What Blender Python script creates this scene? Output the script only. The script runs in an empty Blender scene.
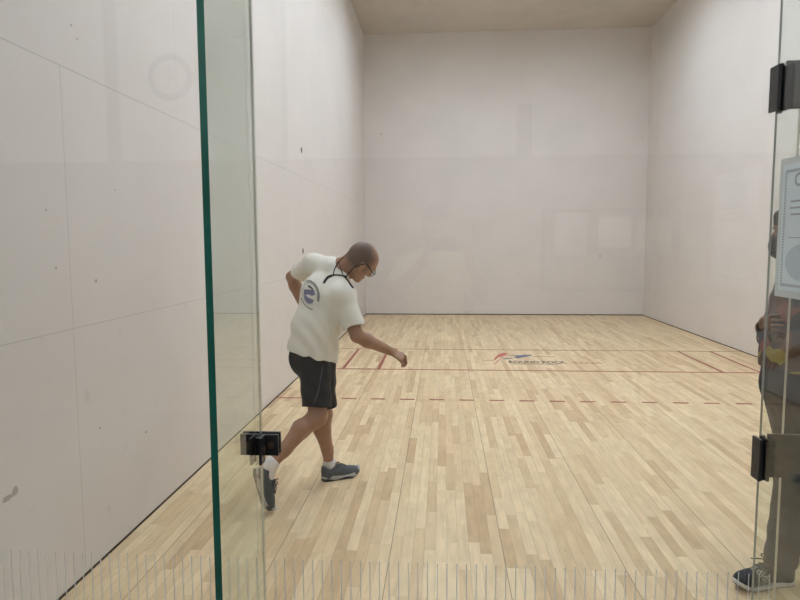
import bpy, bmesh, math, random
import numpy as np
from mathutils import Vector, Matrix
from mathutils.bvhtree import BVHTree

random.seed(7)
sc = bpy.context.scene
COL = sc.collection

# ------------------------------------------------------------------ camera
CP = np.array([-1.3099, -1.7568, 1.6133])
YAW, PIT, ROL, FPX = 0.069214, 0.091906, -0.004119, 626.16
cy, sy, cp_, sp_ = math.cos(YAW), math.sin(YAW), math.cos(PIT), math.sin(PIT)
FW = np.array([-sy * cp_, cy * cp_, -sp_]); R0 = np.array([cy, sy, 0.0]); U0 = np.cross(R0, FW)
c_, s_ = math.cos(ROL), math.sin(ROL)
RR = c_ * R0 + s_ * U0; UU = -s_ * R0 + c_ * U0

def un(px, py, axis, val):
    """world point on the plane axis=val that the photograph shows at (px, py)"""
    d = FW * FPX + RR * (px - 400) + UU * (300 - py)
    return CP + d * ((val - CP[axis]) / d[axis])
def U(px, py, Y): return un(px, py, 1, Y)

cam = bpy.data.cameras.new('camera'); cam.sensor_width = 36; cam.lens = FPX / 800 * 36; cam.clip_start = 0.02
co = bpy.data.objects.new('camera', cam); COL.objects.link(co)
M = Matrix.Identity(4)
for i in range(3):
    M[i][0], M[i][1], M[i][2], M[i][3] = RR[i], UU[i], -FW[i], CP[i]
co.matrix_world = M; sc.camera = co

# ------------------------------------------------------------------ materials
def s2l(c):
    return tuple(((v / 255) / 12.92 if v / 255 < 0.04045 else ((v / 255 + .055) / 1.055) ** 2.4) for v in c)
def N(nt, typ, **kw):
    n = nt.nodes.new(typ)
    for k, v in kw.items():
        if k.startswith('i_'): n.inputs[int(k[2:])].default_value = v
        else: setattr(n, k, v)
    return n
def mat(name, rgb, rough=.6, var=.06, scale=12, metal=0, bump=0, spec=.4, sss=0):
    m = bpy.data.materials.new(name); m.use_nodes = True; nt = m.node_tree; L = nt.links.new
    b = nt.nodes['Principled BSDF']; c = s2l(rgb)
    tc = N(nt, 'ShaderNodeTexCoord'); no = N(nt, 'ShaderNodeTexNoise'); no.inputs['Scale'].default_value = scale; no.inputs['Detail'].default_value = 3
    L(tc.outputs['Object'], no.inputs['Vector'])
    r = N(nt, 'ShaderNodeValToRGB')
    r.color_ramp.elements[0].position = .3; r.color_ramp.elements[1].position = .7
    r.color_ramp.elements[0].color = tuple(v * (1 - var) for v in c) + (1,)
    r.color_ramp.elements[1].color = tuple(min(1, v * (1 + var)) for v in c) + (1,)
    L(no.outputs['Fac'], r.inputs['Fac']); L(r.outputs['Color'], b.inputs['Base Color'])
    b.inputs['Roughness'].default_value = rough; b.inputs['Metallic'].default_value = metal
    b.inputs['Specular IOR Level'].default_value = spec
    if sss:
        b.inputs['Subsurface Weight'].default_value = sss; b.inputs['Subsurface Radius'].default_value = (.012, .005, .003); b.inputs['Subsurface Scale'].default_value = .6
    if bump:
        bn = N(nt, 'ShaderNodeBump'); bn.inputs['Strength'].default_value = bump; bn.inputs['Distance'].default_value = .004
        L(no.outputs['Fac'], bn.inputs['Height']); L(bn.outputs['Normal'], b.inputs['Normal'])
    return m
def emat(name, rgb, strength):
    m = bpy.data.materials.new(name); m.use_nodes = True; nt = m.node_tree; nt.nodes.clear()
    e = N(nt, 'ShaderNodeEmission'); e.inputs[0].default_value = s2l(rgb) + (1,); e.inputs[1].default_value = strength
    o = N(nt, 'ShaderNodeOutputMaterial'); nt.links.new(e.outputs[0], o.inputs[0]); return m
def glassmat(name, tint, f0=.04, rough=0.0):
    m = bpy.data.materials.new(name); m.use_nodes = True; nt = m.node_tree; nt.nodes.clear(); L = nt.links.new
    t = N(nt, 'ShaderNodeBsdfTransparent'); t.inputs[0].default_value = tint + (1,)
    g = N(nt, 'ShaderNodeBsdfGlossy'); g.inputs['Roughness'].default_value = rough; g.inputs[0].default_value = (1, 1, 1, 1)
    lw = N(nt, 'ShaderNodeLayerWeight'); lw.inputs['Blend'].default_value = .5
    p = N(nt, 'ShaderNodeMath', operation='POWER'); p.inputs[1].default_value = 5
    a = N(nt, 'ShaderNodeMath', operation='MULTIPLY_ADD'); a.inputs[1].default_value = 1 - f0; a.inputs[2].default_value = f0
    mx = N(nt, 'ShaderNodeMixShader'); o = N(nt, 'ShaderNodeOutputMaterial')
    L(lw.outputs['Facing'], p.inputs[0]); L(p.outputs[0], a.inputs[0]); L(a.outputs[0], mx.inputs[0])
    L(t.outputs[0], mx.inputs[1]); L(g.outputs[0], mx.inputs[2]); L(mx.outputs[0], o.inputs[0]); return m

def wall_mat(name, rgb, along, vlow, vup, h1=1.214, h2=2.42, amt=.38):
    """painted panels with hairline joints; along = axis index running along the wall"""
    m = bpy.data.materials.new(name); m.use_nodes = True; nt = m.node_tree; L = nt.links.new
    b = nt.nodes['Principled BSDF']; b.inputs['Roughness'].default_value = .55; b.inputs['Specular IOR Level'].default_value = .3
    tc = N(nt, 'ShaderNodeTexCoord'); sp = N(nt, 'ShaderNodeSeparateXYZ'); L(tc.outputs['Object'], sp.inputs[0])
    A, Z = sp.outputs[along], sp.outputs[2]
    def ma(op, a, bb=None, c=None):
        n = N(nt, 'ShaderNodeMath', operation=op)
        for i, v in enumerate((a, bb, c)):
            if v is None: continue
            if isinstance(v, (int, float)): n.inputs[i].default_value = v
            else: L(v, n.inputs[i])
        return n.outputs[0]
    def near(v, pos, w): return ma('LESS_THAN', ma('ABSOLUTE', ma('SUBTRACT', v, pos)), w)
    def nearmod(v, off, per, w):
        f = ma('PINGPONG', ma('SUBTRACT', v, off), per / 2); return ma('LESS_THAN', f, w)
    lines = ma('MAXIMUM', near(Z, h1, .0022), near(Z, h2, .003))
    lines = ma('MAXIMUM', lines, near(Z, h2 + 2.44, .0022))
    low = ma('MULTIPLY', nearmod(A, vlow, 2.44, .0022), ma('LESS_THAN', Z, h2))
    up = ma('MULTIPLY', nearmod(A, vup, 2.44, .0016), ma('GREATER_THAN', Z, h2))
    lines = ma('MAXIMUM', lines, ma('MAXIMUM', low, up))
    n1 = N(nt, 'ShaderNodeTexNoise'); n1.inputs['Scale'].default_value = 1.3; n1.inputs['Detail'].default_value = 5; L(tc.outputs['Object'], n1.inputs[0])
    n2 = N(nt, 'ShaderNodeTexNoise'); n2.inputs['Scale'].default_value = 9; n2.inputs['Detail'].default_value = 2; L(tc.outputs['Object'], n2.inputs[0])
    r = N(nt, 'ShaderNodeValToRGB'); c = s2l(rgb)
    r.color_ramp.elements[0].position = .3; r.color_ramp.elements[1].position = .65
    r.color_ramp.elements[0].color = tuple(v * .95 for v in c) + (1,); r.color_ramp.elements[1].color = c + (1,)
    L(n1.outputs['Fac'], r.inputs[0])
    # old ball smudges near the floor
    sm = N(nt, 'ShaderNodeValToRGB'); sm.color_ramp.elements[0].position = .66; sm.color_ramp.elements[1].position = .8
    sm.color_ramp.elements[0].color = (0, 0, 0, 1); sm.color_ramp.elements[1].color = (1, 1, 1, 1); L(n2.outputs['Fac'], sm.inputs[0])
    lowz = ma('MULTIPLY', sm.outputs[0], ma('MULTIPLY', ma('LESS_THAN', Z, 1.3), .13))
    fac = ma('MAXIMUM', ma('MULTIPLY', lines, amt), lowz)
    mx = N(nt, 'ShaderNodeMix', data_type='RGBA'); L(fac, mx.inputs[0]); L(r.outputs[0], mx.inputs[6]); mx.inputs[7].default_value = s2l((70, 64, 58)) + (1,)
    L(mx.outputs[2], b.inputs['Base Color']); return m

def floor_mat():
    m = bpy.data.materials.new('maple_strip_floor'); m.use_nodes = True; nt = m.node_tree; L = nt.links.new
    b = nt.nodes['Principled BSDF']; b.inputs['Roughness'].default_value = .38; b.inputs['Specular IOR Level'].default_value = .32
    tc = N(nt, 'ShaderNodeTexCoord'); sp = N(nt, 'ShaderNodeSeparateXYZ'); L(tc.outputs['Object'], sp.inputs[0])
    def ma(op, a, bb=None, c=None):
        n = N(nt, 'ShaderNodeMath', operation=op)
        for i, v in enumerate((a, bb, c)):
            if v is None: continue
            if isinstance(v, (int, float)): n.inputs[i].default_value = v
            else: L(v, n.inputs[i])
        return n.outputs[0]
    def wn(v, dim='1D', w=None):
        n = N(nt, 'ShaderNodeTexWhiteNoise', noise_dimensions=dim)
        if dim == '1D': L(v, n.inputs['W'])
        else: L(v, n.inputs['Vector'])
        return n.outputs['Value']
    SW = .0588
    u = ma('DIVIDE', ma('ADD', sp.outputs[0], .995), SW)
    idx = ma('FLOOR', u); fu = ma('FRACT', u)
    r1 = wn(idx); r2 = wn(ma('ADD', idx, 71.3))
    Ls = ma('MULTIPLY_ADD', r2, .6, .4)
    v = ma('DIVIDE', ma('ADD', ma('MULTIPLY_ADD', r1, 9.0, 20.0), sp.outputs[1]), Ls)
    # jitter board ends
    seg = ma('FLOOR', v); fv = ma('FRACT', v)
    cx = N(nt, 'ShaderNodeCombineXYZ'); L(idx, cx.inputs[0]); L(seg, cx.inputs[1])
    tone = wn(cx.outputs[0], '3D')
    ramp = N(nt, 'ShaderNodeValToRGB'); e = ramp.color_ramp.elements
    e[0].position = 0; e[0].color = s2l((186, 158, 121)) + (1,)
    e[1].position = 1; e[1].color = s2l((216, 195, 158)) + (1,)
    for p, c in ((.1, (194, 168, 130)), (.28, (203, 178, 140)), (.6, (208, 185, 148))):
        q = e.new(p); q.color = s2l(c) + (1,)
    L(tone, ramp.inputs[0])
    # grain, stretched along the boards
    mp = N(nt, 'ShaderNodeMapping'); mp.inputs['Scale'].default_value = (60, 3.5, 1); L(tc.outputs['Object'], mp.inputs[0])
    off = N(nt, 'ShaderNodeVectorMath', operation='ADD'); L(mp.outputs[0], off.inputs[0])
    cz = N(nt, 'ShaderNodeCombineXYZ'); L(ma('MULTIPLY', tone, 37), cz.inputs[2]); L(cz.outputs[0], off.inputs[1])
    g = N(nt, 'ShaderNodeTexNoise'); g.inputs['Scale'].default_value = 1; g.inputs['Detail'].default_value = 5; L(off.outputs[0], g.inputs[0])
    mp2 = N(nt, 'ShaderNodeMapping'); mp2.inputs['Scale'].default_value = (20, 6, 1); L(tc.outputs['Object'], mp2.inputs[0])
    off2 = N(nt, 'ShaderNodeVectorMath', operation='ADD'); L(mp2.outputs[0], off2.inputs[0]); L(cz.outputs[0], off2.inputs[1])
    g2 = N(nt, 'ShaderNodeTexNoise'); g2.inputs['Scale'].default_value = 1; g2.inputs['Detail'].default_value = 3; L(off2.outputs[0], g2.inputs[0])
    k = ma('ADD', ma('MULTIPLY_ADD', g.outputs['Fac'], .3, .85), ma('MULTIPLY_ADD', g2.outputs['Fac'], .44, -.22))
    # seldom dark mineral streaks
    st = N(nt, 'ShaderNodeValToRGB'); st.color_ramp.elements[0].position = .70; st.color_ramp.elements[1].position = .78
    mp3 = N(nt, 'ShaderNodeMapping'); mp3.inputs['Scale'].default_value = (26, 5, 1); L(tc.outputs['Object'], mp3.inputs[0])
    g3 = N(nt, 'ShaderNodeTexNoise'); g3.inputs['Scale'].default_value = 1; g3.inputs['Detail'].default_value = 2; L(mp3.outputs[0], g3.inputs[0]); L(g3.outputs['Fac'], st.inputs[0])
    k = ma('MULTIPLY', k, ma('MULTIPLY_ADD', st.outputs[0], -.22, 1.0))
    # joints
    ed = ma('MULTIPLY', ma('PINGPONG', u, .5), SW)
    j1 = ma('MULTIPLY', ma('LESS_THAN', ed, .0007), .42)
    jr = ma('MULTIPLY', ma('LESS_THAN', ed, .0007), ma('MULTIPLY', ma('GREATER_THAN', r1, .72), .7))
    j2 = ma('MULTIPLY', ma('LESS_THAN', ma('MULTIPLY', ma('PINGPONG', v, .5), Ls), .0009), .4)
    j3 = ma('MULTIPLY', ma('LESS_THAN', ma('MULTIPLY', ma('PINGPONG', ma('DIVIDE', u, 10), .5), SW * 10), .0017), .85)
    jj = ma('MAXIMUM', ma('MAXIMUM', j1, jr), ma('MAXIMUM', j2, j3))
    mul = N(nt, 'ShaderNodeMix', data_type='RGBA', blend_type='MULTIPLY'); mul.inputs[0].default_value = 1
    L(ramp.outputs[0], mul.inputs[6]); cc = N(nt, 'ShaderNodeCombineColor'); L(k, cc.inputs[0]); L(k, cc.inputs[1]); L(k, cc.inputs[2]); L(cc.outputs[0], mul.inputs[7])
    mx = N(nt, 'ShaderNodeMix', data_type='RGBA'); L(jj, mx.inputs[0]); L(mul.outputs[2], mx.inputs[6]); mx.inputs[7].default_value = s2l((58, 44, 32)) + (1,)
    L(mx.outputs[2], b.inputs['Base Color']); return m

WALLC = (216, 211, 207)
MT = {
 'wall_l': wall_mat('court_panel_left', WALLC, 1, 1.055, 2.29 + .03, amt=.26),
 'wall_r': wall_mat('court_panel_right', WALLC, 1, 1.055, 2.29, amt=.14),
 'wall_f': wall_mat('court_panel_front', WALLC, 0, 1.80, .55, amt=.09),
 'ceil': mat('court_ceiling_paint', (196, 188, 178), .8, .05, 2),
 'floor': floor_mat(),
 'gap_shade': mat('floor_gap_shade', (62, 50, 38), .9),
 'red': mat('red_court_paint', (146, 66, 54), .45, .12, 30),
 'red_faint': mat('worn_red_court_paint', (158, 112, 88), .45, .15, 30),
 'logo_red': mat('logo_red', (176, 84, 74), .45, .12, 30),
 'logo_blue': mat('logo_blue', (92, 98, 126), .45, .12, 30),
 'logo_navy': mat('logo_navy', (48, 50, 62), .45, .12, 30),
 'logo_gold': mat('logo_gold', (166, 140, 96), .45, .12, 30),
 'glass': glassmat('clear_tempered_glass', (.975, .985, .978)),
 'fin': glassmat('green_tinted_glass', (.86, .90, .875), .015),
 'doorg': glassmat('door_glass', (.92, .945, .93), .022),
 'edge_green': mat('deep_green_glass_edge', (16, 88, 76), .18, .3, 6, spec=.6),
 'edge_dim': mat('grey_green_glass_edge', (122, 132, 126), .3, .1, 6),
 'edge_pale': mat('pale_glass_edge', (206, 198, 180), .3, .1, 6),
 'edge_grey': mat('pale_green_glass_edge', (178, 180, 170), .3, .1, 6),
 'stripe': mat('frosted_stripe', (226, 226, 222), .6),
 'black': mat('black_anodised_metal', (26, 28, 32), .42, .15, 40, spec=.5),
 'bronze': mat('bronze_screw', (92, 70, 54), .4, .1, 40, metal=.5),
 'sleeve': mat('grey_plastic_sleeve', (214, 222, 222), .35, .04),
 'paper': mat('pale_blue_paper', (226, 240, 244), .7, .03),
 'ink': mat('grey_print', (176, 184, 190), .8),
 'inkblue': mat('blue_grey_print', (202, 216, 224), .8, .04, 20),
 'housing': mat('light_housing_white', (205, 203, 198), .5),
 'lamp': emat('light_diffuser', (234, 243, 255), 38),
 'hallfill': emat('hall_fill_diffuser', (238, 243, 250), 27),
 'hall_low': mat('hall_lower_wall', (160, 149, 138), .7),
 'hall_up': mat('hall_upper_wall', (224, 218, 210), .7),
 'hall_floor': mat('hall_carpet', (128, 120, 112), .9, .2, 60),
 'hall_trim': mat('hall_trim_paint', (150, 140, 130), .6),
 'cork': mat('board_felt', (128, 118, 108), .9, .1, 40),
 'boardframe': mat('board_frame', (48, 40, 36), .5),
 'white': mat('white_paper', (196, 192, 184), .7, .02),
 'clockrim': mat('clock_rim', (64, 61, 58), .4),
 'scuff': mat('dark_scuff', (36, 32, 30), .9),
 'scuffgrey': mat('grey_scuff', (172, 168, 162), .9),
 'skin': mat('tanned_skin', (158, 121, 98), .5, .08, 14, sss=.08),
 'skinhead': None,
 'stubble': mat('shaved_grey_brown_hair', (112, 86, 74), .75, .10, 60),
 'lens': glassmat('spectacle_lens', (.93, .94, .95), .06),
 'tshirt': mat('white_cotton', (226, 224, 214), .85, .02, 40, bump=.05),
 'shorts': mat('black_sport_fabric', (15, 19, 24), .75, .15, 30),
 'piping': mat('grey_piping', (74, 80, 84), .7),
 'sock': mat('white_sock', (222, 220, 218), .9, .04, 60),
 'shoe': mat('charcoal_knit', (76, 81, 85), .8, .15, 80, bump=.2),
 'midsole': mat('pale_grey_midsole', (166, 168, 166), .6),
 'outsole': mat('dark_rubber', (44, 46, 50), .7),
 'lace': mat('black_lace', (34, 36, 40), .8),
 'cord': mat('black_cord', (24, 26, 32), .7),
 'print_blue': mat('blue_violet_print', (122, 122, 150), .8, .05),
 'print_dark': mat('dark_grey_print', (84, 84, 80), .8),
 'print_grey': mat('grey_green_print', (132, 134, 126), .8),
 'jeans': mat('dark_jeans', (30, 33, 43), .8, .15, 60, bump=.1),
 'darkhair': mat('dark_brown_hair', (40, 34, 30), .6, .15, 50),
 'darkskin': mat('brown_skin', (112, 80, 62), .5, .06, 14),
 'mask': mat('black_face_mask', (34, 34, 36), .8),
 'blackshoe': mat('black_knit', (26, 28, 34), .75, .1, 60),
 'whitesole': mat('white_midsole', (206, 206, 200), .6),
 'yellowshirt': mat('pale_yellow_cotton', (214, 206, 168), .85),
 'phone': mat('black_phone', (18, 18, 20), .3),
}
def floral():
    m = bpy.data.materials.new('dark_floral_fabric'); m.use_nodes = True; nt = m.node_tree; L = nt.links.new
    b = nt.nodes['Principled BSDF']; b.inputs['Roughness'].default_value = .8
    tc = N(nt, 'ShaderNodeTexCoord'); v = N(nt, 'ShaderNodeTexVoronoi'); v.inputs['Scale'].default_value = 15
    L(tc.outputs['Object'], v.inputs['Vector'])
    r = N(nt, 'ShaderNodeValToRGB'); r.color_ramp.interpolation = 'CONSTANT'; e = r.color_ramp.elements
    e[0].color = s2l((64, 44, 44)) + (1,); e[1].position = .35; e[1].color = s2l((84, 60, 52)) + (1,)
    for p, c in ((.55, (52, 54, 64)), (.72, (122, 76, 70)), (.84, (150, 138, 66)), (.94, (168, 150, 138))):
        q = e.new(p); q.color = s2l(c) + (1,)
    sp = N(nt, 'ShaderNodeSeparateColor'); L(v.outputs['Color'], sp.inputs[0]); L(sp.outputs[0], r.inputs[0])
    L(r.outputs[0], b.inputs['Base Color']); return m
MT['floral'] = floral()
def fade_hair():
    m = mat('shaved_hair_fading', (158, 121, 98), .6, .05, 40); nt = m.node_tree; L = nt.links.new; b = nt.nodes['Principled BSDF']
    src = b.inputs['Base Color'].links[0].from_socket
    at = N(nt, 'ShaderNodeAttribute', attribute_name='hair_cover'); mx = N(nt, 'ShaderNodeMix', data_type='RGBA')
    L(at.outputs['Fac'], mx.inputs[0]); L(src, mx.inputs[6]); mx.inputs[7].default_value = s2l((104, 86, 78)) + (1,)
    L(mx.outputs[2], b.inputs['Base Color']); return m
MT['stubble'] = fade_hair()

# ------------------------------------------------------------------ mesh helpers
def link(name, me, m=None, parent=None):
    o = bpy.data.objects.new(name, me); COL.objects.link(o)
    if m is not None:
        for x in (m if isinstance(m, (list, tuple)) else [m]): me.materials.append(x)
    if parent is not None: o.parent = parent
    return o
def tag(o, label=None, cat=None, group=None, kind=None):
    for k, v in (('label', label), ('category', cat), ('group', group), ('kind', kind)):
        if v: o[k] = v
    return o
def empty(name, loc=(0, 0, 0)):
    o = bpy.data.objects.new(name, None); COL.objects.link(o); o.location = loc; o.empty_display_size = .1
    return o
def bm_obj(name, bm, m, parent=None, smooth=False, bevel=0):
    if bevel:
        bmesh.ops.bevel(bm, geom=list(bm.edges), offset=bevel, segments=2, affect='EDGES', profile=.7)
    me = bpy.data.meshes.new(name); bm.to_mesh(me); bm.free()
    if smooth: me.polygons.foreach_set('use_smooth', [True] * len(me.polygons))
    return link(name, me, m, parent)
def box(bm, a, b, rot=None, mi=0):
    a = np.minimum(a, b), np.maximum(a, b)
    c = (a[0] + a[1]) / 2; s = a[1] - a[0]
    r = bmesh.ops.create_cube(bm, size=1, matrix=Matrix.Translation(c.tolist()) @ Matrix.Diagonal(s.tolist() + [1]))
    fs = set()
    for v in r['verts']: fs.update(v.link_faces)
    for f in fs: f.material_index = mi
    return list(fs)
def boxo(name, a, b, m, parent=None, bevel=0):
    bm = bmesh.new(); box(bm, np.array(a, float), np.array(b, float)); return bm_obj(name, bm, m, parent, bevel=bevel)
def frame(d, up):
    d = np.array(d, float); d /= np.linalg.norm(d); u = np.array(up, float); u = u - d * (u @ d); u /= np.linalg.norm(u)
    return d, u, np.cross(d, u)
def cyl(bm, a, b, r, n=24, r2=None):
    a, b = np.array(a, float), np.array(b, float); d = b - a; l = np.linalg.norm(d)
    q = Vector(d.tolist()).to_track_quat('Z', 'Y').to_matrix().to_4x4()
    bmesh.ops.create_cone(bm, cap_ends=True, segments=n, radius1=r, radius2=r if r2 is None else r2, depth=l,
                          matrix=Matrix.Translation(((a + b) / 2).tolist()) @ q)
def tube(pts, r, n=8):
    """round tube through points (Catmull-Rom), closed ends; returns bmesh"""
    P = [np.array(p, float) for p in pts]; Q = []
    ext = [2 * P[0] - P[1]] + P + [2 * P[-1] - P[-2]]
    for i in range(1, len(ext) - 2):
        for t in np.linspace(0, 1, 7)[:-1]:
            p0, p1, p2, p3 = ext[i - 1:i + 3]
            Q.append(.5 * (2 * p1 + (p2 - p0) * t + (2 * p0 - 5 * p1 + 4 * p2 - p3) * t * t + (3 * p1 - p0 - 3 * p2 + p3) * t ** 3))
    Q.append(P[-1]); bm = bmesh.new(); rings = []; up = np.array([.12, .31, .94])
    for i, q in enumerate(Q):
        d = Q[min(i + 1, len(Q) - 1)] - Q[max(i - 1, 0)]
        d, u, w = frame(d, up); up = u
        rr = r(i / (len(Q) - 1)) if callable(r) else r
        rings.append([bm.verts.new((q + rr * (math.cos(a) * u + math.sin(a) * w)).tolist()) for a in np.linspace(0, 2 * math.pi, n, endpoint=False)])
    for a, b in zip(rings, rings[1:]):
        for k in range(n): bm.faces.new((a[k], a[(k + 1) % n], b[(k + 1) % n], b[k]))
    bm.faces.new(rings[0][::-1]); bm.faces.new(rings[-1]); bmesh.ops.recalc_face_normals(bm, faces=bm.faces); return bm
def poly_floor(bm, pts, z0, z1):
    lo = [bm.verts.new((p[0], p[1], z0)) for p in pts]; hi = [bm.verts.new((p[0], p[1], z1)) for p in pts]
    n = len(pts); fs = [bm.faces.new(hi), bm.faces.new(lo[::-1])]
    for i in range(n): fs.append(bm.faces.new((lo[i], lo[(i + 1) % n], hi[(i + 1) % n], hi[i])))
    bmesh.ops.recalc_face_normals(bm, faces=fs)
def text_mesh(txt, size, depth=.0004, offset=0.0, spacing=1.0):
    cu = bpy.data.curves.new('t', 'FONT'); cu.body = txt; cu.size = size; cu.extrude = depth; cu.offset = offset; cu.space_character = spacing
    o = bpy.data.objects.new('t', cu); COL.objects.link(o); bpy.context.view_layer.update()
    me = bpy.data.meshes.new_from_object(o.evaluated_get(bpy.context.evaluated_depsgraph_get()))
    bpy.data.objects.remove(o); me.materials.clear(); return me

# ------------------------------------------------------------------ signed distance modelling
class Field:
    def __init__(s, lo, hi, h):
        s.h = h; s.lo = np.array(lo, float); n = np.ceil((np.array(hi) - s.lo) / h).astype(int) + 1
        s.ax = [s.lo[i] + h * np.arange(n[i]) for i in range(3)]
        s.F = np.ones(n, np.float32)
    def add(s, prim, k=.01, mode='union'):
        fn, lo, hi = prim; pad = k + 4 * s.h
        sl = []
        for i in range(3):
            a = int(np.searchsorted(s.ax[i], lo[i] - pad)); b = int(np.searchsorted(s.ax[i], hi[i] + pad)); sl.append(slice(a, max(b, a)))
        sl = tuple(sl)
        X, Y, Z = np.meshgrid(*[s.ax[i][sl[i]] for i in range(3)], indexing='ij')
        if X.size == 0: return s
        d = fn(X, Y, Z).astype(np.float32); F = s.F[sl]
        if mode == 'union':
            hh = np.clip(.5 + .5 * (F - d) / k, 0, 1); s.F[sl] = F * (1 - hh) + d * hh - k * hh * (1 - hh)
        else:                                   # carve
            d = -d; hh = np.clip(.5 + .5 * (d - F) / k, 0, 1); s.F[sl] = F * (1 - hh) + d * hh + k * hh * (1 - hh)
        return s
    def many(s, prims, k=.01, mode='union'):
        for p in prims: s.add(p, k, mode)
        return s
    def mesh(s):
        F = s.F; S = F < 0; nx, ny, nz = F.shape
        c = np.zeros((nx - 1, ny - 1, nz - 1), np.int8)
        offs = [(i, j, k) for i in (0, 1) for j in (0, 1) for k in (0, 1)]
        for i, j, k in offs: c += S[i:nx - 1 + i, j:ny - 1 + j, k:nz - 1 + k]
        I, J, K = np.nonzero((c > 0) & (c < 8)); idx = np.full(c.shape, -1, np.int64); idx[I, J, K] = np.arange(len(I))
        acc = np.zeros((len(I), 3)); cnt = np.zeros(len(I))
        for a in offs:
            for ax in range(3):
                if a[ax]: continue
                b = list(a); b[ax] = 1
                fa = F[I + a[0], J + a[1], K + a[2]]; fb = F[I + b[0], J + b[1], K + b[2]]
                mk = (fa < 0) != (fb < 0); t = np.where(mk, fa / np.where(mk, fa - fb, 1), 0)
                p = np.array(a, float)[None].repeat(len(I), 0); p[:, ax] += t
                acc += np.where(mk[:, None], p, 0); cnt += mk
        V = s.lo + s.h * (np.stack([I, J, K], 1) + acc / cnt[:, None])
        Q = []
        for ax in range(3):
            sl0 = [slice(None)] * 3; sl1 = [slice(None)] * 3; sl0[ax] = slice(0, -1); sl1[ax] = slice(1, None)
            ch = S[tuple(sl0)] != S[tuple(sl1)]; i3 = list(np.nonzero(ch))
            o1, o2 = [(1, 2), (2, 0), (0, 1)][ax]
            ok = (i3[o1] > 0) & (i3[o2] > 0) & (i3[o1] < idx.shape[o1]) & (i3[o2] < idx.shape[o2]); i3 = [q[ok] for q in i3]
            fl = S[tuple(i3)]
            def g(d1, d2):
                q = [i3[0].copy(), i3[1].copy(), i3[2].copy()]; q[o1] = q[o1] - d1; q[o2] = q[o2] - d2; return idx[tuple(q)]
            q4 = np.stack([g(1, 1), g(0, 1), g(0, 0), g(1, 0)], 1)
            q4[~fl] = q4[~fl][:, ::-1]; Q.append(q4)
        return V, np.concatenate(Q)
def relax(V, Q, it=2):
    for _ in range(it):
        acc = np.zeros_like(V); cnt = np.zeros(len(V))
        for a in range(4):
            e0, e1 = Q[:, a], Q[:, (a + 1) % 4]
            np.add.at(acc, e0, V[e1]); np.add.at(acc, e1, V[e0]); np.add.at(cnt, e0, 1); np.add.at(cnt, e1, 1)
        V = V * .5 + .5 * acc / np.maximum(cnt, 1)[:, None]
    return V
def fmesh(name, fld, m, parent=None, it=2):
    V, Q = fld.mesh(); V = relax(V, Q, it)
    me = bpy.data.meshes.new(name); me.from_pydata(V.tolist(), [], Q.tolist()); me.update()
    me.polygons.foreach_set('use_smooth', np.ones(len(Q), bool))
    return link(name, me, m, parent)

def rc(a, b, r1, r2):
    a, b = np.array(a, float), np.array(b, float); ba = b - a; l2 = max(ba @ ba, 1e-9); r = max(r1, r2)
    def f(X, Y, Z):
        x, y, z = X - a[0], Y - a[1], Z - a[2]; t = np.clip((x * ba[0] + y * ba[1] + z * ba[2]) / l2, 0, 1)
        return np.sqrt((x - t * ba[0]) ** 2 + (y - t * ba[1]) ** 2 + (z - t * ba[2]) ** 2) - (r1 + (r2 - r1) * t)
    return f, np.minimum(a, b) - r, np.maximum(a, b) + r
def er(a, b, wd1, wd2, u):
    """tapering elliptical bar: (half width along u, half depth) at each end"""
    a, b = np.array(a, float), np.array(b, float); l = np.linalg.norm(b - a); d, u, w = frame(b - a, u); r = max(*wd1, *wd2)
    def f(X, Y, Z):
        x, y, z = X - a[0], Y - a[1], Z - a[2]; t = x * d[0] + y * d[1] + z * d[2]; tc = np.clip(t / l, 0, 1); o = t - tc * l
        W = wd1[0] + (wd2[0] - wd1[0]) * tc; D = wd1[1] + (wd2[1] - wd1[1]) * tc; m = np.minimum(W, D)
        pu = x * u[0] + y * u[1] + z * u[2]; pw = x * w[0] + y * w[1] + z * w[2]
        return (np.sqrt((pu / W) ** 2 + (pw / D) ** 2 + (o / m) ** 2) - 1) * m
    return f, np.minimum(a, b) - r, np.maximum(a, b) + r
def el(c, r, R=None):
    c = np.array(c, float); R = np.eye(3) if R is None else np.array(R, float); m = max(r)
    def f(X, Y, Z):
        x, y, z = X - c[0], Y - c[1], Z - c[2]; k0 = 0; k1 = 0
        for i in range(3):
            q = x * R[i][0] + y * R[i][1] + z * R[i][2]; k0 = k0 + (q / r[i]) ** 2; k1 = k1 + (q / r[i] ** 2) ** 2
        k0, k1 = np.sqrt(k0), np.sqrt(k1); return k0 * (k0 - 1) / np.maximum(k1, 1e-6)
    return f, c - m, c + m
def cut(prim, p, n):
    """keep the side of the plane the normal points away from"""
    p = np.array(p, float); n = np.array(n, float) / np.linalg.norm(n); f0, lo, hi = prim
    return (lambda X, Y, Z: np.maximum(f0(X, Y, Z), (X - p[0]) * n[0] + (Y - p[1]) * n[1] + (Z - p[2]) * n[2])), lo, hi
def grow(prim, g):
    f0, lo, hi = prim; return (lambda X, Y, Z: f0(X, Y, Z) - g), lo - max(g, 0), hi + max(g, 0)
def cloth(name, outer, inner, k, h, m, parent, ripple=None, carve=(), ki=None, it=2):
    """hollow garment: outer (cut at the openings) minus inner"""
    allp = outer; lo = np.min([p[1] for p in allp], 0) - .03; hi = np.max([p[2] for p in allp], 0) + .03
    A = Field(lo, hi, h); A.many(outer, k); B = Field(lo, hi, h); B.many(inner, ki or k)
    if ripple:
        X, Y, Z = np.meshgrid(*A.ax, indexing='ij', sparse=True); r = ripple(X, Y, Z).astype(np.float32); A.F += r; B.F += r
    A.F = np.maximum(A.F, -B.F)
    for c in carve: A.add(c, .004, 'carve')
    return fmesh(name, A, m, parent, it)

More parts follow.
